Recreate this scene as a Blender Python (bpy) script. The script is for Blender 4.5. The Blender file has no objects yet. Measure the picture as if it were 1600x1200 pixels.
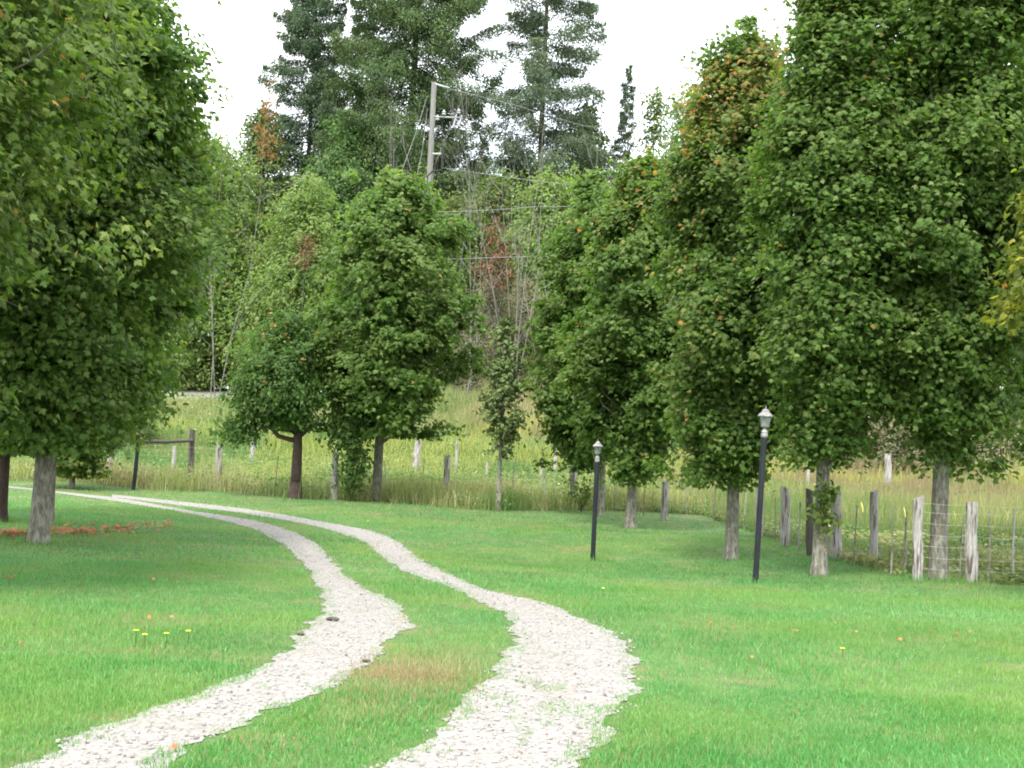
import bpy, math, random
import numpy as np
from mathutils import Matrix, Vector

sc = bpy.context.scene
C = sc.collection
rad = math.radians
# ------------------------------------------------------------------ camera
F = 2000.0                       # focal length in pixels of a 1600 px wide frame
EYE = 1.6
PITCH = math.atan(100.0/F)
ROLL = rad(2.6)
fw = np.array([0, math.cos(PITCH), math.sin(PITCH)])
up0 = np.array([0, -math.sin(PITCH), math.cos(PITCH)])
rt0 = np.array([1.0, 0, 0])
UP = math.cos(ROLL)*up0 - math.sin(ROLL)*rt0
RT = math.cos(ROLL)*rt0 + math.sin(ROLL)*up0
CAM = np.array([0, 0, EYE])
cam = bpy.data.cameras.new('camera')
cam.sensor_width = 36; cam.lens = 36*F/1600
cam.clip_start = 0.05; cam.clip_end = 2000
co = bpy.data.objects.new('camera', cam); C.objects.link(co)
m = Matrix.Identity(4)
for i in range(3):
    m[i][0] = RT[i]; m[i][1] = UP[i]; m[i][2] = -fw[i]; m[i][3] = CAM[i]
co.matrix_world = m
sc.camera = co
# ------------------------------------------------------------------ sky, sun, exposure
SUN_EL, SUN_AZ = rad(58), rad(200)          # azimuth clockwise from +Y
w = bpy.data.worlds.new('World'); sc.world = w; w.use_nodes = True
nt = w.node_tree; nt.nodes.clear()
def N(nt, t, **k):
    n = nt.nodes.new(t)
    for a, b in k.items(): setattr(n, a, b)
    return n
sky = N(nt, 'ShaderNodeTexSky', sky_type='NISHITA', sun_disc=False, sun_elevation=SUN_EL, sun_rotation=SUN_AZ)
b1 = N(nt, 'ShaderNodeBackground'); b1.inputs[1].default_value = 0.10
b2 = N(nt, 'ShaderNodeBackground'); b2.inputs[1].default_value = 0.95
tc = N(nt, 'ShaderNodeTexCoord'); nz = N(nt, 'ShaderNodeTexNoise'); nz.inputs['Scale'].default_value = 2.2; nz.inputs['Detail'].default_value = 5
cr = N(nt, 'ShaderNodeValToRGB')
cr.color_ramp.elements[0].position = .3; cr.color_ramp.elements[0].color = (.72, .78, .88, 1)
cr.color_ramp.elements[1].position = .6; cr.color_ramp.elements[1].color = (1, 1, 1, 1)
mx = N(nt, 'ShaderNodeMixShader'); mx.inputs[0].default_value = .88
ow = N(nt, 'ShaderNodeOutputWorld')
L = nt.links.new
L(sky.outputs[0], b1.inputs[0]); L(tc.outputs['Generated'], nz.inputs['Vector']); L(nz.outputs['Fac'], cr.inputs[0])
L(cr.outputs[0], b2.inputs[0]); L(b1.outputs[0], mx.inputs[1]); L(b2.outputs[0], mx.inputs[2]); L(mx.outputs[0], ow.inputs[0])
sl = bpy.data.lights.new('sun', 'SUN'); sl.energy = 1.5; sl.angle = rad(12); sl.color = (1, .96, .90)
so = bpy.data.objects.new('sun', sl); C.objects.link(so)
sd = Vector((math.sin(SUN_AZ)*math.cos(SUN_EL), math.cos(SUN_AZ)*math.cos(SUN_EL), math.sin(SUN_EL)))
so.rotation_euler = sd.to_track_quat('Z', 'Y').to_euler(); so.location = (0, 0, 60)
sc.view_settings.view_transform = 'Standard'; sc.view_settings.look = 'None'
sc.view_settings.exposure = 2.05; sc.view_settings.gamma = 1
sc.cycles.max_bounces = 4; sc.cycles.diffuse_bounces = 3; sc.cycles.transmission_bounces = 4
sc.cycles.transparent_max_bounces = 6; sc.cycles.filter_width = 1.9
sc.cycles.volume_bounces = 0

# ------------------------------------------------------------------ numeric helpers
rng = np.random.default_rng(11)
def hsh(ix, iy, seed):
    h = (ix.astype(np.int64)*374761393 + iy.astype(np.int64)*668265263 + seed*982451653) & 0xffffffff
    h = ((h ^ (h >> 13))*1274126177) & 0xffffffff
    return ((h ^ (h >> 16)) & 0xffff)/65535.0
def vnoise(x, y, seed=0):
    x = np.asarray(x, float); y = np.asarray(y, float)
    ix = np.floor(x); iy = np.floor(y); fx = x-ix; fy = y-iy
    fx = fx*fx*(3-2*fx); fy = fy*fy*(3-2*fy)
    a = hsh(ix, iy, seed); b = hsh(ix+1, iy, seed); c = hsh(ix, iy+1, seed); d = hsh(ix+1, iy+1, seed)
    return (a*(1-fx)+b*fx)*(1-fy)+(c*(1-fx)+d*fx)*fy
def fbm(x, y, seed=0, o=3):
    s = 0; a = .5; t = 0
    for k in range(o):
        s = s+a*vnoise(x*2**k, y*2**k, seed+k*7); t += a; a *= .5
    return s/t
def sst(a, b, x):
    t = np.clip((x-a)/(b-a), 0, 1); return t*t*(3-2*t)
def ground(x, y):
    x = np.asarray(x, float); y = np.asarray(y, float)
    z = .05*(fbm(x/9+5, y/9, 3, 2)-.5)*sst(8, 14, y)
    z = z-.22*np.exp(-(((x-1.6)/3.2)**2+((y-21.5)/4.0)**2))
    amp = 1.0+3.0*(1-sst(1, 17, x))-.95*(1-sst(-15, -4, x))
    slope = sst(41, 74, y)
    z = z+amp*slope+.35*sst(30, 46, y)+(fbm(x/4, y/5, 9, 3)-.5)*.5*sst(44, 56, y)*(1-sst(68, 76, y))
    z = z+.135*np.clip(y-75.5, 0, 9)+.01*np.clip(y-84, 0, 400)
    return z
def ray(px, py):
    d = fw+RT*((px-800)/F)-UP*((py-600)/F); return d
def at(px, py):                                   # where the sight line through a photo pixel meets the ground
    d = ray(px, py); t = 3.0; p0 = CAM
    lo = None
    while t < 400:
        p = p0+d*t
        if p[2] < ground(p[0], p[1]):
            lo = t-.25; break
        t += .25
    if lo is None: lo = 120.
    hi = lo+.25
    for _ in range(14):
        mid = (lo+hi)/2; p = p0+d*mid
        if p[2] < ground(p[0], p[1]): hi = mid
        else: lo = mid
    p = p0+d*lo
    return np.array([p[0], p[1], float(ground(p[0], p[1]))])
def atd(px, py, dist): return CAM+ray(px, py)*dist  # a point at a given distance
def foot(px, dist):                               # ground point under a photo column at a distance
    p = atd(px, 700, dist)
    for _ in range(4):
        z = float(ground(p[0], p[1])); s = F/dist
        py = 700+(px-800)*math.tan(ROLL)-(z-EYE)*s
        p = atd(px, py, dist)
    return np.array([p[0], p[1], float(ground(p[0], p[1]))])

# ------------------------------------------------------------------ mesh helpers
def mesh_np(name, V, T, attr=None, smooth=False, k=3):
    me = bpy.data.meshes.new(name)
    V = np.asarray(V, np.float32); T = np.asarray(T, np.int32)
    me.vertices.add(len(V)); me.vertices.foreach_set('co', V.ravel())
    me.loops.add(T.size); me.loops.foreach_set('vertex_index', T.ravel())
    me.polygons.add(len(T)); me.polygons.foreach_set('loop_start', np.arange(0, T.size, k, dtype=np.int32))
    me.polygons.foreach_set('loop_total', np.full(len(T), k, np.int32))
    if attr is not None:
        a = me.attributes.new('shade', 'FLOAT', 'FACE'); a.data.foreach_set('value', np.asarray(attr, np.float32))
    me.polygons.foreach_set('use_smooth', np.full(len(T), smooth))
    me.update(calc_edges=True)
    return me
def link(name, me, mat, parent=None, loc=None):
    o = bpy.data.objects.new(name, me); C.objects.link(o)
    if mat is not None: me.materials.append(mat)
    if parent is not None: o.parent = parent
    if loc is not None: o.location = loc
    return o
class MB:
    def __init__(s): s.v = []; s.f = []
    def tube(s, pts, rs, n=8, cap=True):
        pts = [Vector(p) for p in pts]; base = len(s.v)
        ref = Vector((1, 0, 0)) if abs((pts[-1]-pts[0]).normalized().x) < .8 else Vector((0, 1, 0))
        for i, p in enumerate(pts):
            t = (pts[min(i+1, len(pts)-1)]-pts[max(i-1, 0)]).normalized()
            a = t.cross(ref).normalized(); b = t.cross(a)
            for k in range(n):
                an = 2*math.pi*k/n
                s.v.append(tuple(p+(a*math.cos(an)+b*math.sin(an))*rs[i]))
        for i in range(len(pts)-1):
            for k in range(n):
                q = (k+1) % n
                s.f.append((base+i*n+k, base+i*n+q, base+(i+1)*n+q, base+(i+1)*n+k))
        if cap:
            s.f.append(tuple(base+(len(pts)-1)*n+k for k in range(n)))
            s.f.append(tuple(base+k for k in reversed(range(n))))
    def box(s, c, sx, sy, sz, M=None):
        b = len(s.v)
        for dz in (-.5, .5):
            for dx, dy in ((-.5, -.5), (.5, -.5), (.5, .5), (-.5, .5)):
                v = Vector((dx*sx, dy*sy, dz*sz))
                if M is not None: v = M @ v
                s.v.append(tuple(Vector(c)+v))
        for f in ((3, 2, 1, 0), (4, 5, 6, 7), (0, 1, 5, 4), (1, 2, 6, 5), (2, 3, 7, 6), (3, 0, 4, 7)):
            s.f.append(tuple(b+i for i in f))
    def lathe(s, prof, n=16, c=(0, 0, 0)):
        b = len(s.v)
        for (r, z) in prof:
            for k in range(n):
                an = 2*math.pi*(k+.5)/n
                s.v.append((c[0]+r*math.cos(an), c[1]+r*math.sin(an), c[2]+z))
        for i in range(len(prof)-1):
            for k in range(n):
                q = (k+1) % n
                s.f.append((b+i*n+k, b+i*n+q, b+(i+1)*n+q, b+(i+1)*n+k))
        s.f.append(tuple(b+k for k in reversed(range(n))))
        s.f.append(tuple(b+(len(prof)-1)*n+k for k in range(n)))
    def build(s, name, mat, parent=None, smooth=False, loc=None):
        me = bpy.data.meshes.new(name); me.from_pydata(s.v, [], s.f)
        if smooth: me.polygons.foreach_set('use_smooth', [True]*len(me.polygons))
        me.update()
        return link(name, me, mat, parent, loc)
def tag(o, label=None, cat=None, group=None, kind=None):
    if label: o['label'] = label
    if cat: o['category'] = cat
    if group: o['group'] = group
    if kind: o['kind'] = kind
    return o
def empty(name, loc, label, cat, group=None, rz=0):
    o = bpy.data.objects.new(name, None); C.objects.link(o); o.location = loc; o.rotation_euler = (0, 0, rz)
    o.empty_display_size = .3
    return tag(o, label, cat, group)

# ------------------------------------------------------------------ materials
def newmat(name):
    m = bpy.data.materials.new(name); m.use_nodes = True; m.node_tree.nodes.clear(); return m, m.node_tree
def ramp(nt, stops):
    r = N(nt, 'ShaderNodeValToRGB'); el = r.color_ramp.elements
    while len(el) < len(stops): el.new(.5)
    for e, (p, c) in zip(el, stops): e.position = p; e.color = (*c, 1)
    return r
def leaf_mat(name, stops, trans=.46, rough=.55, spec=.2, patch=None, tcol=1.75):
    m, nt = newmat(name); L = nt.links.new
    at_ = N(nt, 'ShaderNodeAttribute', attribute_name='shade'); r = ramp(nt, stops); L(at_.outputs['Fac'], r.inputs[0])
    col = r.outputs[0]
    if patch:                                       # broad drifts of another colour across the ground or crown
        tcn = N(nt, 'ShaderNodeTexCoord')
        for sc_, c2, lo, hi, amt in patch:
            nz = N(nt, 'ShaderNodeTexNoise'); nz.inputs['Scale'].default_value = sc_; nz.inputs['Detail'].default_value = 3
            L(tcn.outputs['Object'], nz.inputs['Vector'])
            mr = N(nt, 'ShaderNodeMapRange'); mr.inputs[1].default_value = lo; mr.inputs[2].default_value = hi; mr.inputs[4].default_value = amt
            L(nz.outputs['Fac'], mr.inputs[0])
            mi = N(nt, 'ShaderNodeMix', data_type='RGBA'); mi.inputs[7].default_value = (*c2, 1)
            L(mr.outputs[0], mi.inputs[0]); L(col, mi.inputs[6]); col = mi.outputs[2]
    p = N(nt, 'ShaderNodeBsdfPrincipled'); p.inputs['Roughness'].default_value = rough; p.inputs['Specular IOR Level'].default_value = spec
    L(col, p.inputs['Base Color'])
    t = N(nt, 'ShaderNodeBsdfTranslucent'); mu = N(nt, 'ShaderNodeMix', data_type='RGBA', blend_type='MULTIPLY'); mu.inputs[0].default_value = 1
    L(col, mu.inputs[6]); mu.inputs[7].default_value = (tcol, tcol*1.1, tcol*.6, 1); L(mu.outputs[2], t.inputs[0])
    mx = N(nt, 'ShaderNodeMixShader'); mx.inputs[0].default_value = trans
    L(p.outputs[0], mx.inputs[1]); L(t.outputs[0], mx.inputs[2])
    o = N(nt, 'ShaderNodeOutputMaterial'); L(mx.outputs[0], o.inputs[0])
    return m
def noise_mat(name, c1, c2, scale=4, stretch=(1, 1, 1), rough=.85, bump=.3, detail=6, c3=None, spec=.3, lo=.35, hi=.65, c3scale=20, metallic=0):
    m, nt = newmat(name); L = nt.links.new
    tcn = N(nt, 'ShaderNodeTexCoord'); mp = N(nt, 'ShaderNodeMapping'); mp.inputs['Scale'].default_value = stretch
    L(tcn.outputs['Object'], mp.inputs[0])
    nz = N(nt, 'ShaderNodeTexNoise'); nz.inputs['Scale'].default_value = scale; nz.inputs['Detail'].default_value = detail; nz.inputs['Roughness'].default_value = .65
    L(mp.outputs[0], nz.inputs['Vector'])
    r = ramp(nt, [(lo, c1), (hi, c2)]); L(nz.outputs['Fac'], r.inputs[0]); col = r.outputs[0]
    if c3:
        n2 = N(nt, 'ShaderNodeTexNoise'); n2.inputs['Scale'].default_value = c3scale; n2.inputs['Detail'].default_value = 4
        L(mp.outputs[0], n2.inputs['Vector'])
        mr = N(nt, 'ShaderNodeMapRange'); mr.inputs[1].default_value = .52; mr.inputs[2].default_value = .62; L(n2.outputs['Fac'], mr.inputs[0])
        mi = N(nt, 'ShaderNodeMix', data_type='RGBA'); mi.inputs[7].default_value = (*c3, 1)
        L(mr.outputs[0], mi.inputs[0]); L(col, mi.inputs[6]); col = mi.outputs[2]
    p = N(nt, 'ShaderNodeBsdfPrincipled'); p.inputs['Roughness'].default_value = rough; p.inputs['Specular IOR Level'].default_value = spec
    p.inputs['Metallic'].default_value = metallic
    L(col, p.inputs['Base Color'])
    bp = N(nt, 'ShaderNodeBump'); bp.inputs['Strength'].default_value = bump; bp.inputs['Distance'].default_value = .02
    L(nz.outputs['Fac'], bp.inputs['Height']); L(bp.outputs[0], p.inputs['Normal'])
    o = N(nt, 'ShaderNodeOutputMaterial'); L(p.outputs[0], o.inputs[0])
    return m
G = {}
ORANGE = [(.96, (.27, .20, .065)), (.99, (.36, .19, .06)), (1.0, (.42, .16, .05))]
def leaves(dk, mid, lt, warm=(.20, .17, .035)):
    return [(0, dk), (.45, mid), (.86, lt), (.90, warm)]+ORANGE
M_MAPLE = leaf_mat('maple leaf', leaves((.038, .082, .014), (.080, .146, .027), (.175, .228, .078), (.20, .19, .06)), patch=[(.55, (.11, .145, .035), .45, .72, .5)])
M_MAPLE_OLIVE = leaf_mat('olive maple leaf', leaves((.042, .088, .014), (.092, .148, .027), (.190, .225, .070)), patch=[(.7, (.13, .14, .045), .48, .7, .4)])
M_MAPLE_TURN = leaf_mat('turning maple leaf', [(0, (.035, .07, .014)), (.4, (.07, .12, .025)), (.7, (.14, .17, .04)), (.86, (.30, .26, .03)), (.93, (.5, .25, .03)), (1, (.5, .12, .03))])
M_YELLOWING = leaf_mat('yellowing leaf', [(0, (.05, .08, .015)), (.4, (.11, .14, .025)), (.7, (.20, .21, .03)), (.86, (.30, .25, .03)), (1, (.34, .14, .03))])
M_ASH = leaf_mat('ash leaf', leaves((.030, .074, .015), (.060, .118, .026), (.125, .18, .058)))
M_PALE = leaf_mat('pale leaf', leaves((.085, .14, .040), (.15, .22, .065), (.23, .31, .12)), patch=[(.35, (.19, .22, .075), .45, .7, .5)])
M_FRESH = leaf_mat('fresh green leaf', leaves((.05, .10, .035), (.09, .16, .055), (.16, .25, .10)))
M_OLIVEB = leaf_mat('bush leaf', leaves((.06, .11, .03), (.11, .17, .05), (.18, .24, .08)), patch=[(.3, (.13, .12, .06), .45, .7, .6)])
M_BROWNB = leaf_mat('dry brush leaf', [(0, (.09, .11, .045)), (.5, (.17, .165, .085)), (1, (.27, .23, .15))], trans=.15)
M_RED = leaf_mat('red leaf', [(0, (.06, .08, .03)), (.45, (.11, .07, .04)), (.6, (.20, .065, .045)), (1, (.30, .12, .09))], trans=.2)
M_ORANGE = leaf_mat('orange leaf', [(0, (.10, .09, .03)), (.4, (.22, .12, .04)), (1, (.36, .16, .06))], trans=.2)
M_SPRUCE = leaf_mat('spruce needle', [(0, (.030, .062, .022)), (.6, (.066, .108, .038)), (1, (.13, .175, .065))], trans=.12, rough=.7)
M_SPRUCE2 = leaf_mat('bluish spruce needle', [(0, (.034, .066, .034)), (.6, (.070, .112, .058)), (1, (.12, .165, .085))], trans=.12, rough=.7)
M_LARCH = leaf_mat('larch needle', [(0, (.045, .075, .045)), (.6, (.085, .12, .07)), (1, (.14, .17, .09))], trans=.2, rough=.7)
M_CEDAR = leaf_mat('cedar spray', [(0, (.06, .095, .03)), (.6, (.11, .155, .05)), (1, (.18, .22, .08))], trans=.15, rough=.7)
M_BARK = noise_mat('maple bark', (.075, .068, .05), (.20, .19, .155), 9, (3, 3, 1), c3=(.22, .225, .18), c3scale=7, bump=.7)
M_BARKD = noise_mat('dark bark', (.035, .024, .018), (.09, .062, .05), 10, (4, 4, 1), bump=.8)
M_BARKC = noise_mat('conifer bark', (.035, .03, .026), (.08, .07, .06), 6, (3, 3, 1))
M_TWIG = noise_mat('bleached twigs', (.10, .095, .08), (.19, .18, .16), 5, (1, 1, .4))
M_WOOD = noise_mat('weathered cedar wood', (.21, .20, .185), (.42, .405, .38), 14, (5, 5, .5), c3=(.11, .085, .07), c3scale=5, bump=.7)
M_WOODD = noise_mat('dark stained wood', (.05, .045, .04), (.12, .105, .09), 14, (5, 5, .5), bump=.6)
M_WOODP = noise_mat('grey utility pole wood', (.12, .118, .105), (.21, .205, .19), 9, (4, 4, .25), bump=.4)
M_STEEL = noise_mat('rusty steel stake', (.10, .085, .07), (.24, .22, .20), 12, (1, 1, 1))
M_WIRE = noise_mat('galvanised wire', (.20, .20, .19), (.38, .38, .36), 4, rough=.5)
M_CABLE = noise_mat('pale cable', (.16, .165, .16), (.24, .245, .24), 2, rough=.5, bump=0)
M_BLACKP = noise_mat('black painted post', (.010, .012, .015), (.022, .025, .03), 3, (1, 1, .5), rough=.45, bump=.05, spec=.2)
M_BLACKC = noise_mat('black conduit', (.02, .02, .02), (.04, .04, .04), 5)
M_LSILV = noise_mat('weathered white lamp metal', (.17, .168, .168), (.30, .295, .29), 12, rough=.4, bump=.1, c3=(.14, .12, .11), c3scale=30)
M_PORC = noise_mat('white porcelain', (.26, .27, .28), (.36, .36, .36), 5, rough=.25, bump=0)
M_YTAG = noise_mat('yellow plastic insulator', (.65, .58, .12), (.75, .68, .2), 5, rough=.5, bump=0)
def glass():
    m, nt = newmat('frosted lamp glass'); L = nt.links.new
    p = N(nt, 'ShaderNodeBsdfPrincipled'); p.inputs['Base Color'].default_value = (.62, .70, .66, 1); p.inputs['Roughness'].default_value = .25
    p.inputs['Transmission Weight'].default_value = .35; p.inputs['Specular IOR Level'].default_value = .6
    nz = N(nt, 'ShaderNodeTexNoise'); nz.inputs['Scale'].default_value = 20
    r = ramp(nt, [(.3, (.20, .25, .22)), (.7, (.34, .39, .36))]); L(nz.outputs['Fac'], r.inputs[0]); L(r.outputs[0], p.inputs['Base Color'])
    o = N(nt, 'ShaderNodeOutputMaterial'); L(p.outputs[0], o.inputs[0]); return m
M_GLASS = glass()
M_GROUND = noise_mat('lawn soil and thatch', (.05, .09, .025), (.085, .14, .035), 3, c3=(.12, .12, .045), c3scale=1.2, bump=.4)
M_FIELD = M_GROUND
M_GRASS = leaf_mat('lawn grass', [(0, (.040, .150, .036)), (.4, (.082, .250, .062)), (.7, (.130, .330, .088)), (.85, (.23, .40, .17)), (.93, (.30, .28, .13)), (.97, (.27, .20, .12)), (1, (.34, .25, .16))], trans=.35, rough=.45, spec=.35, tcol=1.3,
                   patch=[(.35, (.20, .31, .065), .44, .64, .65), (.16, (.075, .28, .12), .50, .70, .5), (1.6, (.21, .31, .12), .5, .7, .5)])
M_WEED = leaf_mat('field weeds', [(0, (.07, .15, .040)), (.25, (.125, .185, .062)), (.45, (.18, .205, .085)), (.62, (.26, .26, .11)), (.78, (.31, .26, .15)), (.90, (.18, .13, .09)), (.945, (.30, .31, .05)), (1, (.40, .39, .30))], trans=.3, rough=.6)
M_FALLEN = leaf_mat('fallen leaf', [(0, (.14, .07, .035)), (.35, (.26, .11, .05)), (.7, (.36, .17, .07)), (1, (.24, .17, .10))], trans=.1, rough=.7)
M_PETAL = leaf_mat('yellow petal', [(0, (.65, .55, .02)), (1, (.75, .68, .05))], trans=.2)
def gravel_mat():
    m, nt = newmat('crushed limestone gravel'); L = nt.links.new
    tcn = N(nt, 'ShaderNodeTexCoord')
    v = N(nt, 'ShaderNodeTexVoronoi'); v.inputs['Scale'].default_value = 38; L(tcn.outputs['Object'], v.inputs['Vector'])
    r = ramp(nt, [(0, (.135, .125, .114)), (.35, (.225, .212, .196)), (1, (.28, .266, .245))]); L(v.outputs['Color'], r.inputs[0])
    n2 = N(nt, 'ShaderNodeTexNoise'); n2.inputs['Scale'].default_value = 1.6; n2.inputs['Detail'].default_value = 6; L(tcn.outputs['Object'], n2.inputs['Vector'])
    mr = N(nt, 'ShaderNodeMapRange'); mr.inputs[1].default_value = .5; mr.inputs[2].default_value = .75; mr.inputs[4].default_value = .5; L(n2.outputs['Fac'], mr.inputs[0])
    mi = N(nt, 'ShaderNodeMix', data_type='RGBA'); mi.inputs[7].default_value = (.20, .178, .145, 1)
    L(mr.outputs[0], mi.inputs[0]); L(r.outputs[0], mi.inputs[6])
    p = N(nt, 'ShaderNodeBsdfPrincipled'); p.inputs['Roughness'].default_value = .9; p.inputs['Specular IOR Level'].default_value = .2; L(mi.outputs[2], p.inputs['Base Color'])
    bp = N(nt, 'ShaderNodeBump'); bp.inputs['Strength'].default_value = .6; bp.inputs['Distance'].default_value = .015; L(v.outputs['Distance'], bp.inputs['Height']); L(bp.outputs[0], p.inputs['Normal'])
    o = N(nt, 'ShaderNodeOutputMaterial'); L(p.outputs[0], o.inputs[0]); return m
M_GRAVEL = gravel_mat()
M_STONE = leaf_mat('loose limestone', [(0, (.09, .085, .078)), (.15, (.20, .19, .175)), (1, (.34, .33, .305))], trans=0, rough=.9)

# ------------------------------------------------------------------ ground sheet
def axis(lo, hi, fine_lo, fine_hi, fs, cs):
    a = list(np.arange(fine_lo, fine_hi+1e-6, fs)); x = fine_lo; s = fs; L_ = []
    while x > lo: s = min(s*1.15, cs); x -= s; L_.append(x)
    R_ = []; x = a[-1]; s = fs
    while x < hi: s = min(s*1.15, cs); x += s; R_.append(x)
    return np.array(L_[::-1]+a+R_)
gx = axis(-700, 700, -30, 30, .5, 40); gy = axis(-40, 1500, 2, 90, .5, 50)
X, Y = np.meshgrid(gx, gy); Z = ground(X, Y)
V = np.stack([X, Y, Z], -1).reshape(-1, 3); nx = len(gx)
ii = (np.arange(len(gy)-1)[:, None]*nx+np.arange(nx-1)[None]).ravel()
T = np.stack([ii, ii+1, ii+nx+1, ii+nx], -1)
tag(link('ground', mesh_np('ground', V, T, smooth=True, k=4), M_GROUND), kind='structure')

# boundary between mown lawn and rough field (along the fence foot)
bpx = [(-100, 750), (0, 752), (130, 755), (250, 768), (340, 769), (460, 780), (590, 785), (780, 800), (900, 798), (1000, 800), (1100, 806), (1180, 832), (1227, 850), (1300, 873), (1367, 886), (1435, 908), (1520, 914), (1640, 918)]
bw = np.array([at(*p)[:2] for p in bpx]); bw = bw[np.argsort(bw[:, 0])]
bX = np.concatenate([[-80], bw[:, 0], [60]]); bY = np.concatenate([[bw[0, 1]+6], bw[:, 1], [bw[-1, 1]-2]])
def edgeY(x): return np.interp(x, bX, bY)

# ------------------------------------------------------------------ wheel ruts
LL = [(-60, 1235), (40, 1200), (112, 1153), (150, 1137), (212, 1121), (250, 1112), (275, 1098), (325, 1085), (342, 1075), (390, 1051), (427, 1036), (437, 1023), (472, 1007), (466, 995), (482, 978), (512, 962), (511, 933), (492, 905), (480, 884), (467, 872), (452, 856), (429, 842), (400, 827), (350, 814), (262, 796), (146, 778), (52, 766), (0, 762), (-120, 757)]
LR = [(190, 1235), (247, 1198), (275, 1177), (300, 1165), (345, 1146), (400, 1120), (450, 1102), (495, 1085), (534, 1072), (541, 1060), (575, 1037), (600, 1022), (598, 1006), (620, 992), (648, 978), (630, 965), (615, 945), (592, 930), (572, 924), (550, 912), (534, 897), (511, 871), (496, 853), (473, 839), (438, 824), (379, 810), (292, 798), (204, 781), (131, 772), (0, 758), (-120, 752)]
RL = [(560, 1240), (612, 1200), (627, 1177), (675, 1160), (697, 1137), (708, 1120), (732, 1107), (736, 1083), (775, 1060), (787, 1041), (803, 1020), (807, 995), (800, 967), (775, 950), (750, 937), (700, 916), (648, 900), (622, 885), (598, 868), (575, 850), (546, 837), (505, 826), (473, 818), (400, 806), (379, 802), (292, 791), (175, 777)]
RR = [(860, 1240), (887, 1200), (900, 1187), (925, 1170), (950, 1152), (950, 1125), (962, 1107), (982, 1095), (998, 1075), (986, 1060), (985, 1025), (975, 1002), (950, 987), (925, 972), (872, 952), (832, 938), (800, 932), (750, 922), (705, 901), (671, 885), (654, 874), (633, 856), (616, 844), (590, 833), (546, 823), (496, 815), (458, 807), (400, 798), (379, 795), (292, 785), (175, 773)]
def resample(P, n):
    P = np.array(P); s = np.concatenate([[0], np.cumsum(np.linalg.norm(np.diff(P, axis=0), axis=1))])
    u = np.linspace(0, s[-1], n); return np.stack([np.interp(u, s, P[:, k]) for k in range(P.shape[1])], -1)
def pairup(A, B, n):
    """match the two edges of a rut by arc length so the cross rungs stay short"""
    A = resample(A, n); B = resample(B, n*3); out = []; j = 0
    for i in range(n):
        k0 = max(0, j); k1 = min(len(B), j+14)
        d = np.linalg.norm(B[k0:k1]-A[i], axis=1); j = k0+int(np.argmin(d)) if i else 0
        out.append(B[j])
    return A, np.array(out)
polys = []
def chaikin(P, k=2):
    for _ in range(k):
        Q = P[:-1]*.75+P[1:]*.25; R_ = P[:-1]*.25+P[1:]*.75
        P = np.concatenate([P[:1], np.stack([Q, R_], 1).reshape(-1, 2), P[-1:]])
    return P
def rut(name, Lp, Rp):
    A = chaikin(np.array([at(*p)[:2] for p in Lp])); B = chaikin(np.array([at(*p)[:2] for p in Rp]))
    polys.append(np.concatenate([A, B[::-1]]))
    A = resample(A, 700); B = resample(B, 700)
    wv = B-A; wv = wv/np.linalg.norm(wv, axis=1)[:, None]; 
    def rag(P, sd): return ((fbm(P[:, 0]*3.1, P[:, 1]*3.1, sd, 3)-.5)*.20+(vnoise(P[:, 0]*16, P[:, 1]*16, sd+5)-.5)*.09)[:, None]
    A = A-wv*(.03+rag(A, 301)); B = B+wv*(.03+rag(B, 302))
    V = []; K = 8
    for a, b in zip(A, B):
        for k in range(K+1):
            p = a+(b-a)*k/K; V.append((p[0], p[1], 0))
    V = np.array(V); V[:, 2] = ground(V[:, 0], V[:, 1])+.006
    e = V.reshape(-1, K+1, 3)
    T = []
    for i in range(699):
        for k in range(K):
            q = i*(K+1)+k; T.append((q, q+1, q+K+2, q+K+1))
    return tag(link(name, mesh_np(name, V, T, smooth=True, k=4), M_GRAVEL), kind='structure')
rut('gravel_track', LL, LR); rut('gravel_track', RL, RR)
def inpoly(P, x, y):
    c = np.zeros(len(x), bool); n = len(P); j = n-1
    for i in range(n):
        xi, yi = P[i]; xj, yj = P[j]
        if yi != yj:
            c ^= ((yi > y) != (yj > y)) & (x < (xj-xi)*(y-yi)/(yj-yi)+xi)
        j = i
    return c
def onrut(x, y, j=0.0):
    if j:
        a = (vnoise(x*5, y*5, 31)-.5)*j*2+(vnoise(x*17, y*17, 33)-.5)*j*1.4; b = (vnoise(x*5, y*5, 41)-.5)*j*2+(vnoise(x*17, y*17, 43)-.5)*j*1.4
        x = x+a; y = y+b
    r = np.zeros(len(x), bool)
    for P in polys:
        r |= inpoly(P, x, y)
    return r
# the far lane on the embankment
rx = np.linspace(-60, 60, 160); ry = 77.5+.4*np.sin(rx/9)
V = []; 
for a, b in zip(rx, ry):
    for k in range(7):
        V.append((a, b+k*.9, 0))
V = np.array(V); V[:, 2] = ground(V[:, 0], V[:, 1])+.02
T = [(i*7+k, (i+1)*7+k, (i+1)*7+k+1, i*7+k+1) for i in range(159) for k in range(6)]
tag(link('gravel_road', mesh_np('gravel_road', V, T, smooth=True, k=4), M_GRAVEL), kind='structure')

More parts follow.
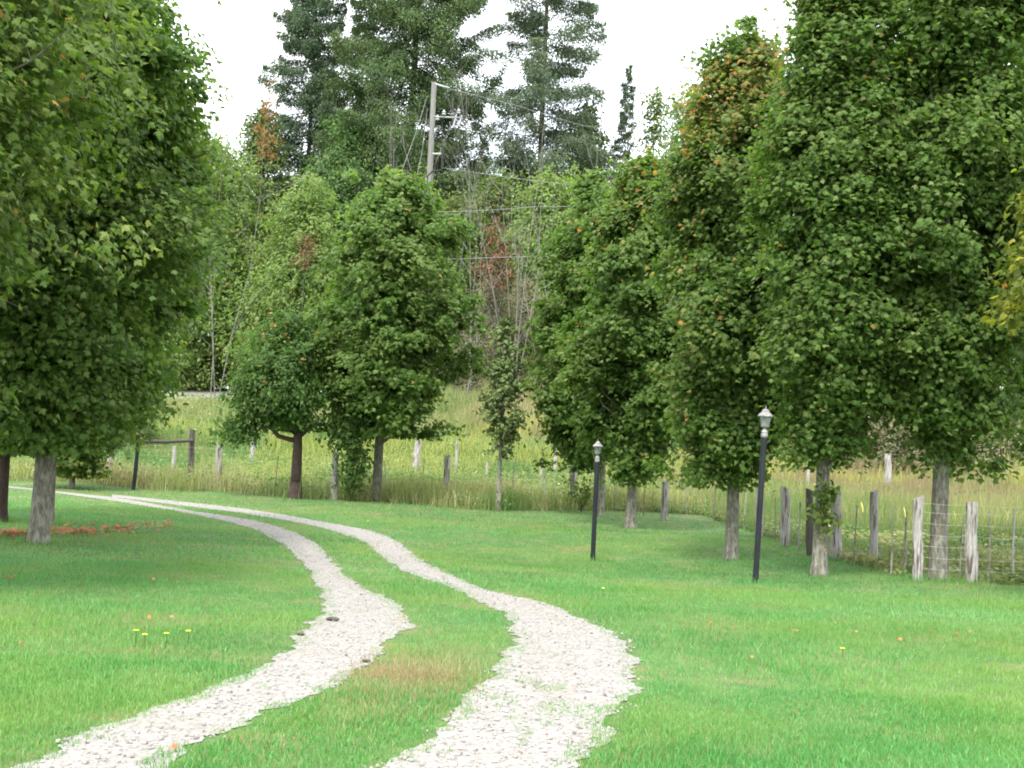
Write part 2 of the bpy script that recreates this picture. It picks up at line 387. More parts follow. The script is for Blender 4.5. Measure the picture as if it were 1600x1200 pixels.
# ------------------------------------------------------------------ grass blades
def wedge(n, d0, d1, margin=.56):
    """random ground points in a broad wedge ahead of the camera"""
    d = np.sqrt(rng.random(n)*(d1*d1-d0*d0)+d0*d0); u = (rng.random(n)*2-1)*margin
    return d*u, d
def blades(x, y, h, wd, lean=.5, shade=None, seg=1):
    n = len(x); z = ground(x, y)-.005
    an = rng.random(n)*6.283; ca, sa = np.cos(an), np.sin(an)
    la = rng.random(n)*6.283; lm = rng.random(n)*lean*h; lx, ly = np.cos(la)*lm, np.sin(la)*lm
    b0 = np.stack([x-ca*wd/2, y-sa*wd/2, z], -1); b1 = np.stack([x+ca*wd/2, y+sa*wd/2, z], -1)
    tip = np.stack([x+lx, y+ly, z+h*np.sqrt(np.clip(1-(lm/h)**2*.6, .2, 1))], -1)
    if seg == 1:
        V = np.stack([b0, b1, tip], 1).reshape(-1, 3); i = np.arange(n)[:, None]*3
        return V, i+np.array([[0, 1, 2]]), shade
    m0 = np.stack([x+lx*.3-ca*wd*.42, y+ly*.3-sa*wd*.42, z+h*.55], -1); m1 = np.stack([x+lx*.3+ca*wd*.42, y+ly*.3+sa*wd*.42, z+h*.55], -1)
    V = np.stack([b0, b1, m0, m1, tip], 1).reshape(-1, 3); i = np.arange(n)[:, None]*5
    T = np.concatenate([i+np.array([[0, 1, 3]]), i+np.array([[0, 3, 2]]), i+np.array([[2, 3, 4]])], 1).reshape(-1, 3)
    return V, T, np.repeat(shade, 3)
def merge(parts):
    Vs, Ts, Ss = [], [], []; off = 0
    for V, T, S in parts:
        Vs.append(V); Ts.append(T+off); Ss.append(S); off += len(V)
    return np.concatenate(Vs), np.concatenate(Ts), np.concatenate(Ss)
TR = [at(*p) for p in ((1465, 905), (1280, 900), (1142, 875), (985, 825), (936, 806), (588, 783), (60, 848), (74, 822), (0, 815), (1434, 907), (1518, 911), (1366, 884), (1307, 874), (1180, 911), (926, 876))]
dead = [at(640, 1048)[:2], at(730, 1030)[:2], at(560, 1115)[:2]]
parts = []
for (n, d0, d1, hh, ww, seg) in ((190000, 4.6, 9, .040, .0045, 3), (260000, 9, 16, .038, .0065, 1), (240000, 16, 27, .038, .010, 1), (200000, 27, 50, .038, .017, 1)):
    x, y = wedge(n, d0, d1, .62)
    k = y < edgeY(x)+.5
    x, y = x[k], y[k]; k = ~onrut(x, y, .10)
    brd = onrut(x+.11, y) | onrut(x-.11, y) | onrut(x, y+.16) | onrut(x, y-.16); k &= ~(brd & (rng.random(len(x)) < .25))
    inn = onrut(x+.10, y) & onrut(x-.10, y) & onrut(x, y+.14) & onrut(x, y-.14)
    k |= (~inn) & (vnoise(x*7, y*7, 87) > .46) & (rng.random(len(x)) < .72)
    # odd tufts survive on the gravel, most on the right shoulder of the nearer rut
    tuft = (fbm(x*4, y*4, 77, 2) > .78) & (rng.random(len(x)) < .35)
    sh = at(930, 1120); near = np.exp(-(((x-sh[0])/.55)**2+((y-sh[1])/1.3)**2)); tuft |= (vnoise(x*7, y*3, 78) > 1.08-.75*near) & (rng.random(len(x)) < .4)
    k = k | tuft; x, y = x[k], y[k]
    n = len(x)
    tall = fbm(x*1.3, y*1.3, 5, 3)
    h = hh*(.55+1.1*tall)*(.6+.8*rng.random(n)); edge = onrut(x+.09, y, 0) | onrut(x-.09, y, 0); h = np.where(edge, h*.7, h)
    ragged = rng.random(n) < .012; h = np.where(ragged, h*2.3, h)
    for q in TR: h = h*(1+1.6*np.exp(-((x-q[0])**2+(y-q[1])**2)/.09))
    s = np.clip(.12+.62*rng.random(n)**1.1+(fbm(x*.5, y*.5, 15, 3)-.5)*.5+(vnoise(x*.10+.15*y*.2, y*.62, 19)-.5)*.34*sst(9, 13, y), 0, .86)
    s = np.where(rng.random(n) < .015, .93+.07*rng.random(n), s)
    # the strip between the ruts and the verges is thinner and drier
    mid = np.zeros(n)
    for dx, dy in ((.35, 0), (-.35, 0), (.7, 0), (-.7, 0), (0, .6), (0, -.6)):
        mid += onrut(x+dx, y+dy)
    s = np.where((mid > 0) & (rng.random(n) < .03+.035*mid), .80+.2*rng.random(n), s)
    for i, q in enumerate(dead):
        r = (.16, .10, .07)[i]*16
        w_ = np.exp(-(((x-q[0])/(r*.18))**2+((y-q[1])/(r*.30))**2)*(.6+.8*vnoise(x*9, y*9, 3)))
        hit = rng.random(n) < w_*(1.5, .55, .35)[i]; s = np.where(hit, .93+.07*rng.random(n), s); h = np.where(hit, h*1.25, h)
    parts.append(blades(x, y, h, ww*(.7+.6*rng.random(n)), .75, s, seg))
V, T, S = merge(parts)
tag(link('lawn_grass', mesh_np('lawn_grass', V, T, S), M_GRASS), 'short mown green lawn on both sides of the gravel wheel tracks', 'grass', kind='stuff')

# field weeds beyond the fence
parts = []
for (n, d0, d1, ww) in ((90000, 16, 30, .012), (230000, 28, 52, .020), (230000, 48, 78, .032)):
    x, y = wedge(n, d0, d1, .66)
    k = (y > edgeY(x)+.05) & ~((y > 77.2) & (y < 83.3)); x, y = x[k], y[k]; n = len(x)
    dist = y-edgeY(x)
    left = 1-sst(3.5, 7, x)
    hb = left*(.28+.40*np.exp(-(dist-1)**2/2.5)+.25*sst(12, 20, dist))+(1-left)*(.12+.12*np.exp(-dist/2)+.45*sst(26, 32, y+0*x))
    hb = hb*np.clip(.1+1.8*fbm(x*.6, y*.45, 21, 3), .35, 1.9)
    hb = np.where((y > 73.5) & (y < 77.3), .12, hb)
    hb = np.where((y > 50) & (x > -4), hb*(1+1.1*sst(.5, .7, fbm(x*.35, y*.3, 99, 2))), hb)
    hb = np.where((y > 64) & (x < -5), hb*.35, hb)
    h = hb*(.45+.9*rng.random(n))
    tone = fbm(x*.22, y*.16, 51, 4); tone2 = fbm(x*1.1, y*.9, 61, 2)
    base = .36+1.3*(tone-.40)+.5*(tone2-.5)
    base = base-.18*np.exp(-((y-47)/5.)**2)*left-.22*(1-left)*(y < 34)+.10*sst(50, 62, y)
    s = np.clip(base+(rng.random(n)-.5)*.60, 0, .90)
    s = np.where((y > 73.5) & (y < 77.3), .15*rng.random(n), s)
    s = np.where((left < .5) & (rng.random(n) < .8), np.clip(s+.34*sst(37, 45, y)-.10*(y < 36), 0, .9), s)
    aster = (left > .5) & (dist < 3.2) & (fbm(x*.9, y*.7, 97, 2) > .52) & (rng.random(n) < .22); s = np.where(aster, .985, s)
    gold = (fbm(x*.35, y*.2, 91, 2) > .50) & (rng.random(n) < .5) & (y > np.where(left > .5, 36, 49)) & (y < 59)
    s = np.where(gold, .95+.01*rng.random(n), s)
    s = np.where(rng.random(n) < .02, .97+.03*rng.random(n), s)
    parts.append(blades(x, y, h, ww*(.6+.9*rng.random(n)), .55, s, 1))
# broad leaves among the weeds: small diamonds at several heights
def diamonds(P, size, nrm, shade, asp=.5):
    n = len(P); a = rng.normal(size=(n, 3)); a -= nrm*(a*nrm).sum(1)[:, None]; a /= np.linalg.norm(a, axis=1)[:, None]+1e-9; b = np.cross(nrm, a)
    s = size[:, None]
    V = np.stack([P-a*s*.5, P+b*s*asp*.5, P+a*s*.5, P-b*s*asp*.5], 1).reshape(-1, 3); i = np.arange(n)[:, None]*4
    T = np.concatenate([i+np.array([[0, 1, 2]]), i+np.array([[0, 2, 3]])], 1).reshape(-1, 3)
    return V, T, np.repeat(shade, 2)
x, y = wedge(210000, 17, 74, .62); k = (y > edgeY(x)+.1) & ((y < 46) | (rng.random(len(y)) < .35)); x, y = x[k], y[k]; n = len(x)
left = 1-sst(3.5, 7, x); hb = (left*.5+(1-left)*.2)*(.4+fbm(x*.8, y*.6, 22, 2)); hb = np.where(y > 44, .45, hb)
z = ground(x, y)+hb*rng.random(n)
nr = rng.normal(size=(n, 3))*.6+np.array([0, 0, 1]); nr /= np.linalg.norm(nr, axis=1)[:, None]
s = np.clip(.12+.8*(fbm(x*.3, y*.25, 57, 3)-.3)+(rng.random(n)-.5)*.35, 0, .60)
s = np.where(rng.random(n) < .012, .985, s)
parts.append(diamonds(np.stack([x, y, z], -1), .05+.0016*y*(.6+.8*rng.random(n)), nr, s))
x, y = wedge(260000, 16, 40, .62); k = (y > edgeY(x)+.1) & (x > 1.5) & (fbm(x*1.2, y*.8, 23, 3) > .42); x, y = x[k], y[k]; n = len(x)
z = ground(x, y)+.02+.30*rng.random(n)*fbm(x*1.1, y*.8, 24, 2)
nr = rng.normal(size=(n, 3))*.5+np.array([0, 0, 1]); nr /= np.linalg.norm(nr, axis=1)[:, None]
s = np.clip(.15+1.0*(fbm(x*.7, y*.5, 58, 3)-.35)+(rng.random(n)-.5)*.4, 0, .85); s = np.where(rng.random(n) < .03, .99, s)
parts.append(diamonds(np.stack([x, y, z], -1), .06+.05*rng.random(n), nr, s, .8))
V, T, S = merge(parts)
tag(link('field_weeds', mesh_np('field_weeds', V, T, S), M_WEED), 'tall rough grass and weeds in the field beyond the fence', 'weeds', kind='stuff')

# loose stones on the ruts
def stones(x, y, r, s):
    n = len(x); z = ground(x, y)+.014
    ang = np.arange(5)*1.2566; P = np.stack([x, y, z], -1)
    ro = rng.random(n)*6.28
    V = np.zeros((n, 11, 3)); V[:, 0] = P; V[:, 0, 2] += r*.75
    for k in range(5):
        rr = r*(.75+.5*rng.random(n)); V[:, 1+k] = P+np.stack([np.cos(ang[k]+ro)*rr*.75, np.sin(ang[k]+ro)*rr*.75, r*.45], -1)
        V[:, 6+k] = P+np.stack([np.cos(ang[k]+ro)*rr, np.sin(ang[k]+ro)*rr, -r*.3], -1)
    t = []
    for k in range(5):
        q = (k+1) % 5; t += [(0, 1+k, 1+q), (1+k, 6+k, 6+q), (1+k, 6+q, 1+q)]
    T = (np.arange(n)[:, None, None]*11+np.array(t)[None]).reshape(-1, 3)
    return V.reshape(-1, 3), T, np.repeat(s, 15)
x, y = wedge(420000, 4.8, 30, .5); k = onrut(x, y, .10); x, y = x[k], y[k]
keep = rng.random(len(x)) < np.clip(.75-y/40, .15, .6); x, y = x[keep], y[keep]
r = .004+.010*rng.random(len(x))**4
V, T, S = stones(x, y, r, rng.random(len(x))**.8)
tag(link('loose_stones', mesh_np('loose_stones', V, T, S), M_STONE), 'loose pale limestone gravel lying on the wheel tracks', 'gravel', kind='stuff')

# ------------------------------------------------------------------ leaves
_h = [(.26, -.13), (.20, .04), (.42, .12), (.60, .46), (.42, .40), (.25, .46), (.25, .68), (.10, .72)]
MAPLE_HI = [(0, 0)]+_h+[(0, 1.0)]+[(-a, b) for a, b in _h[::-1]]
MAPLE_MID = [(0, 0), (.30, .0), (.55, .40), (.20, .50), (0, 1.0), (-.20, .50), (-.55, .40), (-.30, .0)]
OVAL = [(0, 0), (.28, .35), (0, 1.0), (-.28, .35)]
NEEDLE = [(0, 0), (.18, .4), (0, 1.0), (-.18, .4)]
def leaf_cloud(P, nrm, tip, size, outline, shade, R):
    """real leaf blades: outline fan, folded along the midrib"""
    n = len(P)
    nrm = nrm/(np.linalg.norm(nrm, axis=1)[:, None]+1e-9)
    tip = tip-nrm*(tip*nrm).sum(1)[:, None]; tip = tip/(np.linalg.norm(tip, axis=1)[:, None]+1e-9)
    side = np.cross(tip, nrm)
    if len(outline) == 4:
        pts = outline; t = [(0, 1, 2), (0, 2, 3)]
    else:
        pts = list(outline)+[(0, .38)]; c = len(outline); t = [(c, i, (i+1) % c) for i in range(c)]
    V = np.zeros((n, len(pts), 3), np.float32)
    fold = (.15+.35*R.random(n))[:, None]; curl = (R.random(n)*.35)[:, None]; s = size[:, None]
    for i, (u, v) in enumerate(pts):
        V[:, i] = P+s*(side*u+tip*(v-.3)-nrm*(fold*abs(u)+curl*v*v*.6))
    T = (np.arange(n)[:, None, None]*len(pts)+np.array(t)[None]).reshape(-1, 3)
    return V.reshape(-1, 3), T, np.repeat(shade, len(t))
PROFILES = {
    'egg':    ([0, .04, .12, .25, .42, .60, .78, .90, 1], [.12, .32, .62, .90, 1.0, .93, .74, .50, .14]),
    'tall':   ([0, .04, .12, .25, .42, .60, .78, .90, 1], [.12, .34, .66, .92, 1.0, .95, .80, .58, .20]),
    'cone':   ([0, .05, .2, .5, .8, 1], [.6, .9, 1.0, .72, .35, .04]),
    'round':  ([0, .1, .3, .55, .8, 1], [.45, .8, 1, .97, .70, .15]),
    'flame':  ([0, .1, .25, .5, .75, 1], [.2, .7, 1, .8, .42, .05]),
    'bush':   ([0, .2, .5, .8, 1], [.9, 1, .9, .6, .15]),
}
def crown_np(R, H, Rad, prof, nclump, per, size, outline, clump_r, warm=.01, warm_top=0., fill=.42, droop=.5, lump=.30, lobes=8.5, lump_r=.50, spike=.06, off=0.0, ecc=1.0, warm_side=None):
    """clumps of leaves through a crown's volume (origin = crown bottom centre)"""
    tp, rp = PROFILES[prof]
    sd = int(R.integers(1e6))
    nb = max(10, int(lobes*H/max(Rad, .3)))
    bt = (np.arange(nb)+R.random(nb))/nb; bt = .03+.94*bt; bth = np.arange(nb)*2.39996+R.normal(size=nb)*.5
    bpr = np.interp(bt, tp, rp)*Rad; bl = Rad*lump_r*(.65+.75*R.random(nb))*(.45+.55*bpr/Rad)
    bc = np.stack([np.cos(bth)*(bpr-bl*.62)*(.74+.42*R.random(nb)), np.sin(bth)*(bpr-bl*.62)*(.74+.42*R.random(nb)), bt*H], -1)
    wgt = bl**2; q = R.choice(nb, nclump, p=wgt/wgt.sum()); n = nclump
    dv = R.normal(size=(n, 3)); dv[:, 2] *= .8; dv /= np.linalg.norm(dv, axis=1)[:, None]
    rad_ = bl[q]*R.random(n)**fill
    c = bc[q]+dv*rad_[:, None]*np.array([1, 1, .85])
    inner = R.random(n) < .16
    t0 = R.random(n); a0 = R.random(n)*6.283; r0 = np.interp(t0, tp, rp)*Rad*.62*np.sqrt(R.random(n))
    c[inner] = np.stack([np.cos(a0)*r0, np.sin(a0)*r0, t0*H], -1)[inner]
    wh = R.random(n) < spike; c[wh] = bc[q[wh]]+(c[wh]-bc[q[wh]])*(1.25+.35*R.random(wh.sum()))[:, None]
    c[:, 2] = np.clip(c[:, 2], .0, H*1.02)
    t = c[:, 2]/H
    c[:, 0] += off*t*Rad; c[:, 1] *= ecc
    th = np.arctan2(c[:, 1], c[:, 0])
    out = np.stack([np.cos(th), np.sin(th), np.full(n, .35)+(t-.4)*.9], -1)*.7+dv*.5; out /= np.linalg.norm(out, axis=1)[:, None]
    cs = clump_r*(.55+.9*R.random(n))
    ctone = R.random(n)
    idx = np.repeat(np.arange(n), per); m = len(idx)
    d = R.normal(size=(m, 3))*np.array([.55, .55, .34])
    P = c[idx]+d*cs[idx][:, None]
    P[:, 2] -= droop*cs[idx]*((d[:, 0]**2+d[:, 1]**2))*.7
    P += out[idx]*(cs[idx]*(R.random(m)*.4))[:, None]
    P[:, 2] = np.where(P[:, 2] < -.10*H*.3, -.10*H*.3*R.random(m), P[:, 2])
    nrm = out[idx]*.75+np.array([0, 0, .65])+R.normal(size=(m, 3))*.55
    tip = out[idx]*.5+np.array([0, 0, -.8])+R.normal(size=(m, 3))*.5
    s = np.clip(.08+.62*R.random(m)+.30*(ctone[idx]-.4), 0, .86)
    tt = P[:, 2]/H
    pw = warm+warm_top*sst(.55, 1.0, tt)*(vnoise(P[:, 0]*1.5, P[:, 2]*1.5, sd+3) > .35)
    patch = vnoise(P[:, 0]*2.2+3, P[:, 2]*2.2+P[:, 1]*2, sd+9) > .86
    pw = pw+patch*warm*14
    if warm_side: pw = pw+warm_side[1]*sst(.2, .9, P[:, 0]*warm_side[0]/Rad)
    hot = R.random(m) < pw; s = np.where(hot, .88+.12*R.random(m), s)
    V, T, S = leaf_cloud(P, nrm, tip, size*(.65+.7*R.random(m)), outline, s, R)
    return V, T, S, c
def wobble(R, a, b, k, amt):
    a = np.array(a, float); b = np.array(b, float)
    return [a+(b-a)*i/k+(R.normal(size=3)*amt*(0 < i < k)*np.array([1, 1, .3])) for i in range(k+1)]
def trunk_mb(R, r, top, cz, H, c, nl=26, limbs=True, lean=(0, 0), sides=10, thin=1.0):
    mb = MB()
    k = 9; pts = []; rs = []
    ph = R.random()*6
    for i in range(k+1):
        u = i/k if i else 0; pts.append((lean[0]*u+.05*math.sin(u*4+ph)*r*6*u*(1 if thin else 1), lean[1]*u+.04*math.cos(u*5+ph)*r*5*u, -.08+u*(top+.08)))
        rs.append(r*(1-.80*u**1.1)*(1.30 if i == 0 else 1))
    rs[0] = r*1.5; pts.insert(1, (pts[0][0], pts[0][1], .05)); rs.insert(1, r*1.24); pts.insert(2, (pts[0][0], pts[0][1], .20)); rs.insert(2, r*1.07); pts.insert(3, (pts[0][0]*.5, pts[0][1]*.5, .45)); rs.insert(3, r)
    mb.tube(pts, rs, sides)
    if limbs:
        sel = R.choice(len(c), min(nl, len(c)), replace=False)
        for q in sel:
            e = np.array(c[q])+np.array([0, 0, cz]); u = np.clip((cz+(e[2]-cz)*.55-.05*H)/top, .12, .93)
            i = min(int(u*k), k-1); f = u*k-i; a = np.array(pts[i+3])*(1-f)+np.array(pts[min(i+4, k+3)])*f
            if e[2] < a[2]: a[2] = max(e[2]-.1, cz*.9)
            rr = r*(1-.8*u)*.42*thin
            p = wobble(R, a, e, 4, .06*np.linalg.norm(e-a)*.5); mb.tube(p, [rr, rr*.75, rr*.5, rr*.32, rr*.12], 5, cap=False)
            for _ in range(2):
                j = 2+int(R.integers(2)); e2 = np.array(p[j])+R.normal(size=3)*.25*np.linalg.norm(e-a)*np.array([.6, .6, .4])
                mb.tube([p[j], (np.array(p[j])+e2)/2+R.normal(size=3)*.02, e2], [rr*.3, rr*.2, rr*.06], 4, cap=False)
    return mb
def tree(name, label, cat, base, d, ytop, ybot, hw, seed, r=.135, mat=None, bark=None, prof='egg', outline=None, size=.115, nclump=900, per=42, clump_r=.26,
         group=None, rz=0, ybase=None, nl=26, offset=0, limbs=True, lean=(0, 0), **kw):
    R = np.random.default_rng(seed); s = F/d
    if ybase is None: ybase = 700+((base[0]/d*F))*math.tan(ROLL)*1.0-(base[2]-EYE)*s
    cz = (ybase-ybot)/s; H = (ybot-ytop)/s; Rad = max(hw/s-.35*clump_r, .35*hw/s)
    t = empty(name, tuple(base), label, cat, group)
    V, T, S, c = crown_np(R, H, Rad, prof, nclump, per, size, outline or MAPLE_MID, clump_r, **kw)
    V = V+np.array([offset/s, 0, cz]); c = c+np.array([offset/s, 0, 0])
    link('crown', mesh_np('crown', V, T, S), mat or M_MAPLE, t)
    trunk_mb(R, r, cz+H*.86, cz, H, c, nl, limbs, lean).build('trunk', bark or M_BARK, t, smooth=True)
    return t

ROWG = 'maples planted in a row along the drive'
# right-hand row, nearest last
b = at(1465, 905)
tree('maple_tree', 'tall maple with pale mottled trunk at the right end of the fence', 'tree', b, b[1], -230, 722, 142, 101, r=.130, outline=MAPLE_HI, nclump=1500, per=72, size=.080, prof='tall', ybase=905, offset=10, warm=.003, mat=M_MAPLE)
b = at(1280, 900)
tree('maple_tree', 'maple with a leafy sprout halfway up its trunk, just right of the nearer lamp post', 'tree', b, b[1], -75, 715, 116, 102, r=.112, outline=MAPLE_HI, nclump=1400, per=72, size=.079, prof='tall', ybase=900, offset=6, warm=.003, warm_top=.06)
SPR = b
b = at(1142, 875)
tree('maple_tree', 'maple with orange leaves turning at its top, trunk just left of the nearer lamp post', 'tree', b, b[1], 42, 745, 116, 103, r=.116, outline=MAPLE_HI, nclump=1400, per=68, size=.080, prof='tall', ybase=875, offset=-8, warm=.003, warm_top=.62, warm_side=(-1, .06))
b = at(985, 825)
tree('maple_tree', 'maple with thick foliage low to the lawn, trunk just right of the farther lamp post', 'tree', b, b[1], 240, 745, 106, 104, r=.118, nclump=1100, per=58, size=.108, prof='egg', ybase=825, offset=2, warm=.002, warm_top=.14)
b = at(936, 806)
tree('maple_tree', 'maple whose slim trunk stands directly behind the farther lamp post', 'tree', b, b[1], 275, 728, 92, 105, r=.12, nclump=850, per=56, size=.115, prof='egg', ybase=806, offset=-26, warm=.002)
b = at(588, 783)
tree('maple_tree', 'round headed maple standing alone by the fence in the centre of the photo', 'tree', b, b[1], 278, 672, 128, 106, r=.135, nclump=1150, per=60, size=.118, prof='round', ybase=783, offset=10, warm=.004, lump=.4)
# left-hand row
b = at(60, 848)
tree('maple_tree', 'large maple with a straight pale grey trunk, front of the left group on the lawn', 'tree', b, b[1], -190, 684, 212, 107, r=.128, outline=MAPLE_HI, nclump=1900, per=66, size=.084, prof='tall', ybase=848, offset=8, warm=.003, lump=.34, clump_r=.29)
b = at(74, 822)
tree('maple_tree', 'maple whose narrow trunk stands right behind the big pale trunk on the left', 'tree', b, b[1], -30, 664, 135, 108, r=.09, nclump=1100, per=44, size=.13, prof='egg', ybase=822, offset=55, warm=.006, mat=M_MAPLE, clump_r=.42)
b = at(0, 815)
tree('maple_tree', 'maple with a dark trunk at the very left edge of the lawn', 'tree', b, b[1], 60, 690, 190, 109, r=.10, bark=M_BARKD, nclump=850, per=42, size=.13, prof='egg', ybase=815, offset=-20, warm=.006)
b = foot(-390, 12.5)
tree('maple_tree', 'nearest maple, only its right side of large leaves seen at the top left', 'tree', b, 12.5, -420, 605, 490, 110, r=.16, outline=MAPLE_HI, nclump=2200, per=88, size=.080, prof='tall', offset=-10, warm=.006, mat=M_MAPLE_OLIVE, lump=.25, clump_r=.30)
b = foot(1640, 23)
tree('maple_tree', 'dark crowned maple behind the rightmost row trees, reaching out of the top right corner', 'tree', b, 23, -280, 705, 180, 111, r=.14, nclump=1000, per=42, size=.13, prof='tall', mat=M_MAPLE)
b = foot(1745, 15.5)
tree('maple_tree', 'yellowing young tree whose branch tips come in at the right edge of the photo', 'tree', b, 15.5, 210, 560, 190, 112, r=.08, outline=MAPLE_HI, nclump=330, per=34, size=.11, prof='round', mat=M_YELLOWING)
# trees by the fence, further off
b = at(461, 779)
dk = tree('ash_tree', 'tree with near black trunk and crooked low branch, left of the centre maple', 'tree', b, b[1], 495, 668, 86, 113, r=.155, bark=M_BARKD, mat=M_ASH, nclump=420, per=38, size=.12, outline=OVAL, prof='round', ybase=779, offset=-22, lump=.5, warm=.012)
s_ = b[1]/F
mb = MB()
lp = [(0, 0, 90*s_), (-14*s_, -.05, 92*s_), (-30*s_, -.1, 96*s_), (-44*s_, -.1, 110*s_), (-60*s_, 0, 112*s_), (-85*s_, .1, 104*s_), (-110*s_, .1, 108*s_)]
mb.tube(lp, [.075, .065, .06, .05, .042, .03, .012], 7)
lp = [(0, 0, 95*s_), (25*s_, -.1, 118*s_), (50*s_, -.2, 115*s_), (75*s_, -.2, 95*s_), (92*s_, -.2, 60*s_)]
mb.tube(lp, [.06, .05, .035, .025, .01], 6)
mb.build('branch', M_BARKD, dk, smooth=True)
def spray(name, parent, pts, n, rr, size, mat, seed, outline=OVAL, **k):
    R = np.random.default_rng(seed); c = np.array(pts)[R.integers(len(pts), size=n)]
    P = c+R.normal(size=(n, 3))*rr; nr = R.normal(size=(n, 3))*.6+np.array([0, -.4, .7]); tp = R.normal(size=(n, 3))*.5+np.array([0, 0, -.8])
    V, T, S = leaf_cloud(P, nr, tp, size*(.6+.8*R.random(n)), outline, np.clip(R.random(n)*.86, 0, 1), R)
    return link(name, mesh_np(name, V, T, S), mat, parent)
spray('foliage', dk, [(-90*s_, 0, 100*s_), (-105*s_, 0, 108*s_), (-75*s_, 0, 120*s_), (-60*s_, .2, 134*s_), (-40*s_, .1, 140*s_), (-80*s_, .1, 122*s_), (-100*s_, .1, 92*s_)], 1700, (.30, .35, .14), .13, M_ASH, 5)
spray('foliage', dk, [(70*s_, -.2, 100*s_), (85*s_, -.2, 85*s_), (95*s_, -.2, 65*s_), (92*s_, -.2, 45*s_), (55*s_, -.1, 118*s_), (88*s_, -.1, 105*s_)], 1500, (.20, .25, .20), .13, M_ASH, 6)
b = at(778, 799)
tree('maple_sapling', 'thin young maple with sparse olive leaves between the centre maple and the right row', 'sapling', b, b[1], 500, 712, 38, 114, r=.06, nclump=115, per=22, size=.10, clump_r=.20, prof='flame', mat=M_CEDAR, ybase=799, limbs=True, nl=30, warm=.02, fill=.7)
b = foot(112, 33)
tree('young_tree', 'low yellow green tree showing beneath the left maples beside the drive', 'tree', b, 33, 520, 738, 68, 115, r=.07, nclump=420, per=34, size=.13, mat=M_MAPLE_TURN, prof='round', warm=.0)
# leafy sprout on a trunk
t = empty('trunk_sprout', (SPR[0]+.0, SPR[1]-.13, SPR[2]+1.02), 'tuft of small green leaves growing from the trunk right of the nearer lamp', 'sprout')
mbs = MB()
for q in range(7):
    a = q*.9; mbs.tube([(0, .06, -.2+q*.06), (.09*math.cos(a), -.05, -.1+q*.07), (.2*math.cos(a), -.1*abs(math.sin(a)), -.05+q*.09)], [.006, .005, .002], 4)
mbs.build('stem', M_BARK, t)
spray('foliage', t, [(0, -.03, 0), (.08, -.02, .14), (-.08, -.02, -.12), (0, -.03, .25), (.06, 0, -.25)], 190, (.09, .06, .11), .085, M_MAPLE_OLIVE, 9, MAPLE_HI)
# leafy shoots by the fence (apple-like suckers)
for k, (px, py, hgt, lab) in enumerate(((548, 783, .9, 'dark leafy sucker shoots hanging beside the fence post left of the centre maple'), (908, 800, .85, 'leafy shoot growing in front of the fence just left of the farther lamp post'), (1200, 800, .4, 'small leafy shoot in the weeds left behind the nearer lamp'))):
    b = at(px, py); t = empty('leafy_shrub', tuple(b), lab, 'shrub'); mb = MB()
    R = np.random.default_rng(60+k); tips = []
    for q in range(6):
        e = np.array([R.normal()*.22, R.normal()*.15, hgt*(.6+.6*R.random())]); mb.tube(wobble(R, (0, 0, 0), e, 3, .03), [.012, .009, .006, .002], 5); tips += [e, e*.75, e*.5]
    mb.build('stem', M_BARKD, t); spray('foliage', t, tips, 260, (.12, .12, .13), .11, M_ASH if k == 0 else M_MAPLE_OLIVE, 70+k)

# ------------------------------------------------------------------ background trees beyond the lane
def conifer(name, label, base, d, ytop, hw, seed, mat, r=.28, nb=150, sag=.18, dens=1.0, ybot=None, size=.21, ylow=.06, trunk_show=1.0, open_=0.0):
    R = np.random.default_rng(seed); s = F/d
    ybase = 700+(base[0]/d*F)*math.tan(ROLL)-(base[2]-EYE)*s; H = (ybase-ytop)/s; Rad = hw/s
    t = empty(name, tuple(base), label, 'tree')
    mb = MB(); mb.tube([(R.normal()*.02, R.normal()*.02, -.1+H*u) for u in np.linspace(0, 1, 9)], [r*(1-.93*u) for u in np.linspace(0, 1, 9)], 8)
    Ps = []; Ns = []; Ts = []; Ss = []
    for i in range(nb):
        u = ylow+(1-ylow)*(i+R.random())/nb; z = H*u; th = i*2.4+R.normal()*.35
        L_ = Rad*(1-u)**.5*(.65+.5*R.random())*1.08
        if u < .25: L_ *= .8+.2*u/.25
        L_ = max(L_, .25)
        dirv = np.array([math.cos(th), math.sin(th), 0])
        k = 6; pts = []
        for j in range(k+1):
            v = j/k; pts.append(dirv*L_*v+np.array([0, 0, z-sag*L_*1.3*v+sag*L_*1.25*v*v*(1+.3*R.normal())]))
        rr = .055*(1-u)+.012; mb.tube(pts, [rr*(1-.85*j/k) for j in range(k+1)], 4, cap=False)
        n = int(dens*2.5*(14+70*L_)); v = .12+.88*R.random(n)**(.75+open_); pa = np.array(pts); fi = v*k; a = np.clip(fi.astype(int), 0, k-1); f = (fi-a)[:, None]
        P = pa[a]*(1-f)+pa[a+1]*f
        side = np.array([-dirv[1], dirv[0], 0]); wsp = .28*L_*(1-v*.6)+.1
        P = P+side*(R.normal(size=n)*wsp*.6)[:, None]; P[:, 2] -= np.abs(R.normal(size=n))*(.32+.05*L_)*.9
        Ps.append(P); Ns.append(R.normal(size=(n, 3))*.5+np.array([0, 0, .6])+dirv*.4)
        Ts.append(R.normal(size=(n, 3))*.35+dirv*.5+np.array([0, 0, -.55])); Ss.append(np.clip(.15+.35*R.random()+.5*R.random(n)**1.5+.25*(v-.6), 0, 1))
    P = np.concatenate(Ps); V, T, S = leaf_cloud(P, np.concatenate(Ns), np.concatenate(Ts), size*(.6+.8*R.random(len(P))), [(0, 0), (.18, .4), (0, 1), (-.18, .4)], np.concatenate(Ss), R)
    link('crown', mesh_np('crown', V, T, S), mat, t); mb.build('trunk', M_BARKC, t)
    return t
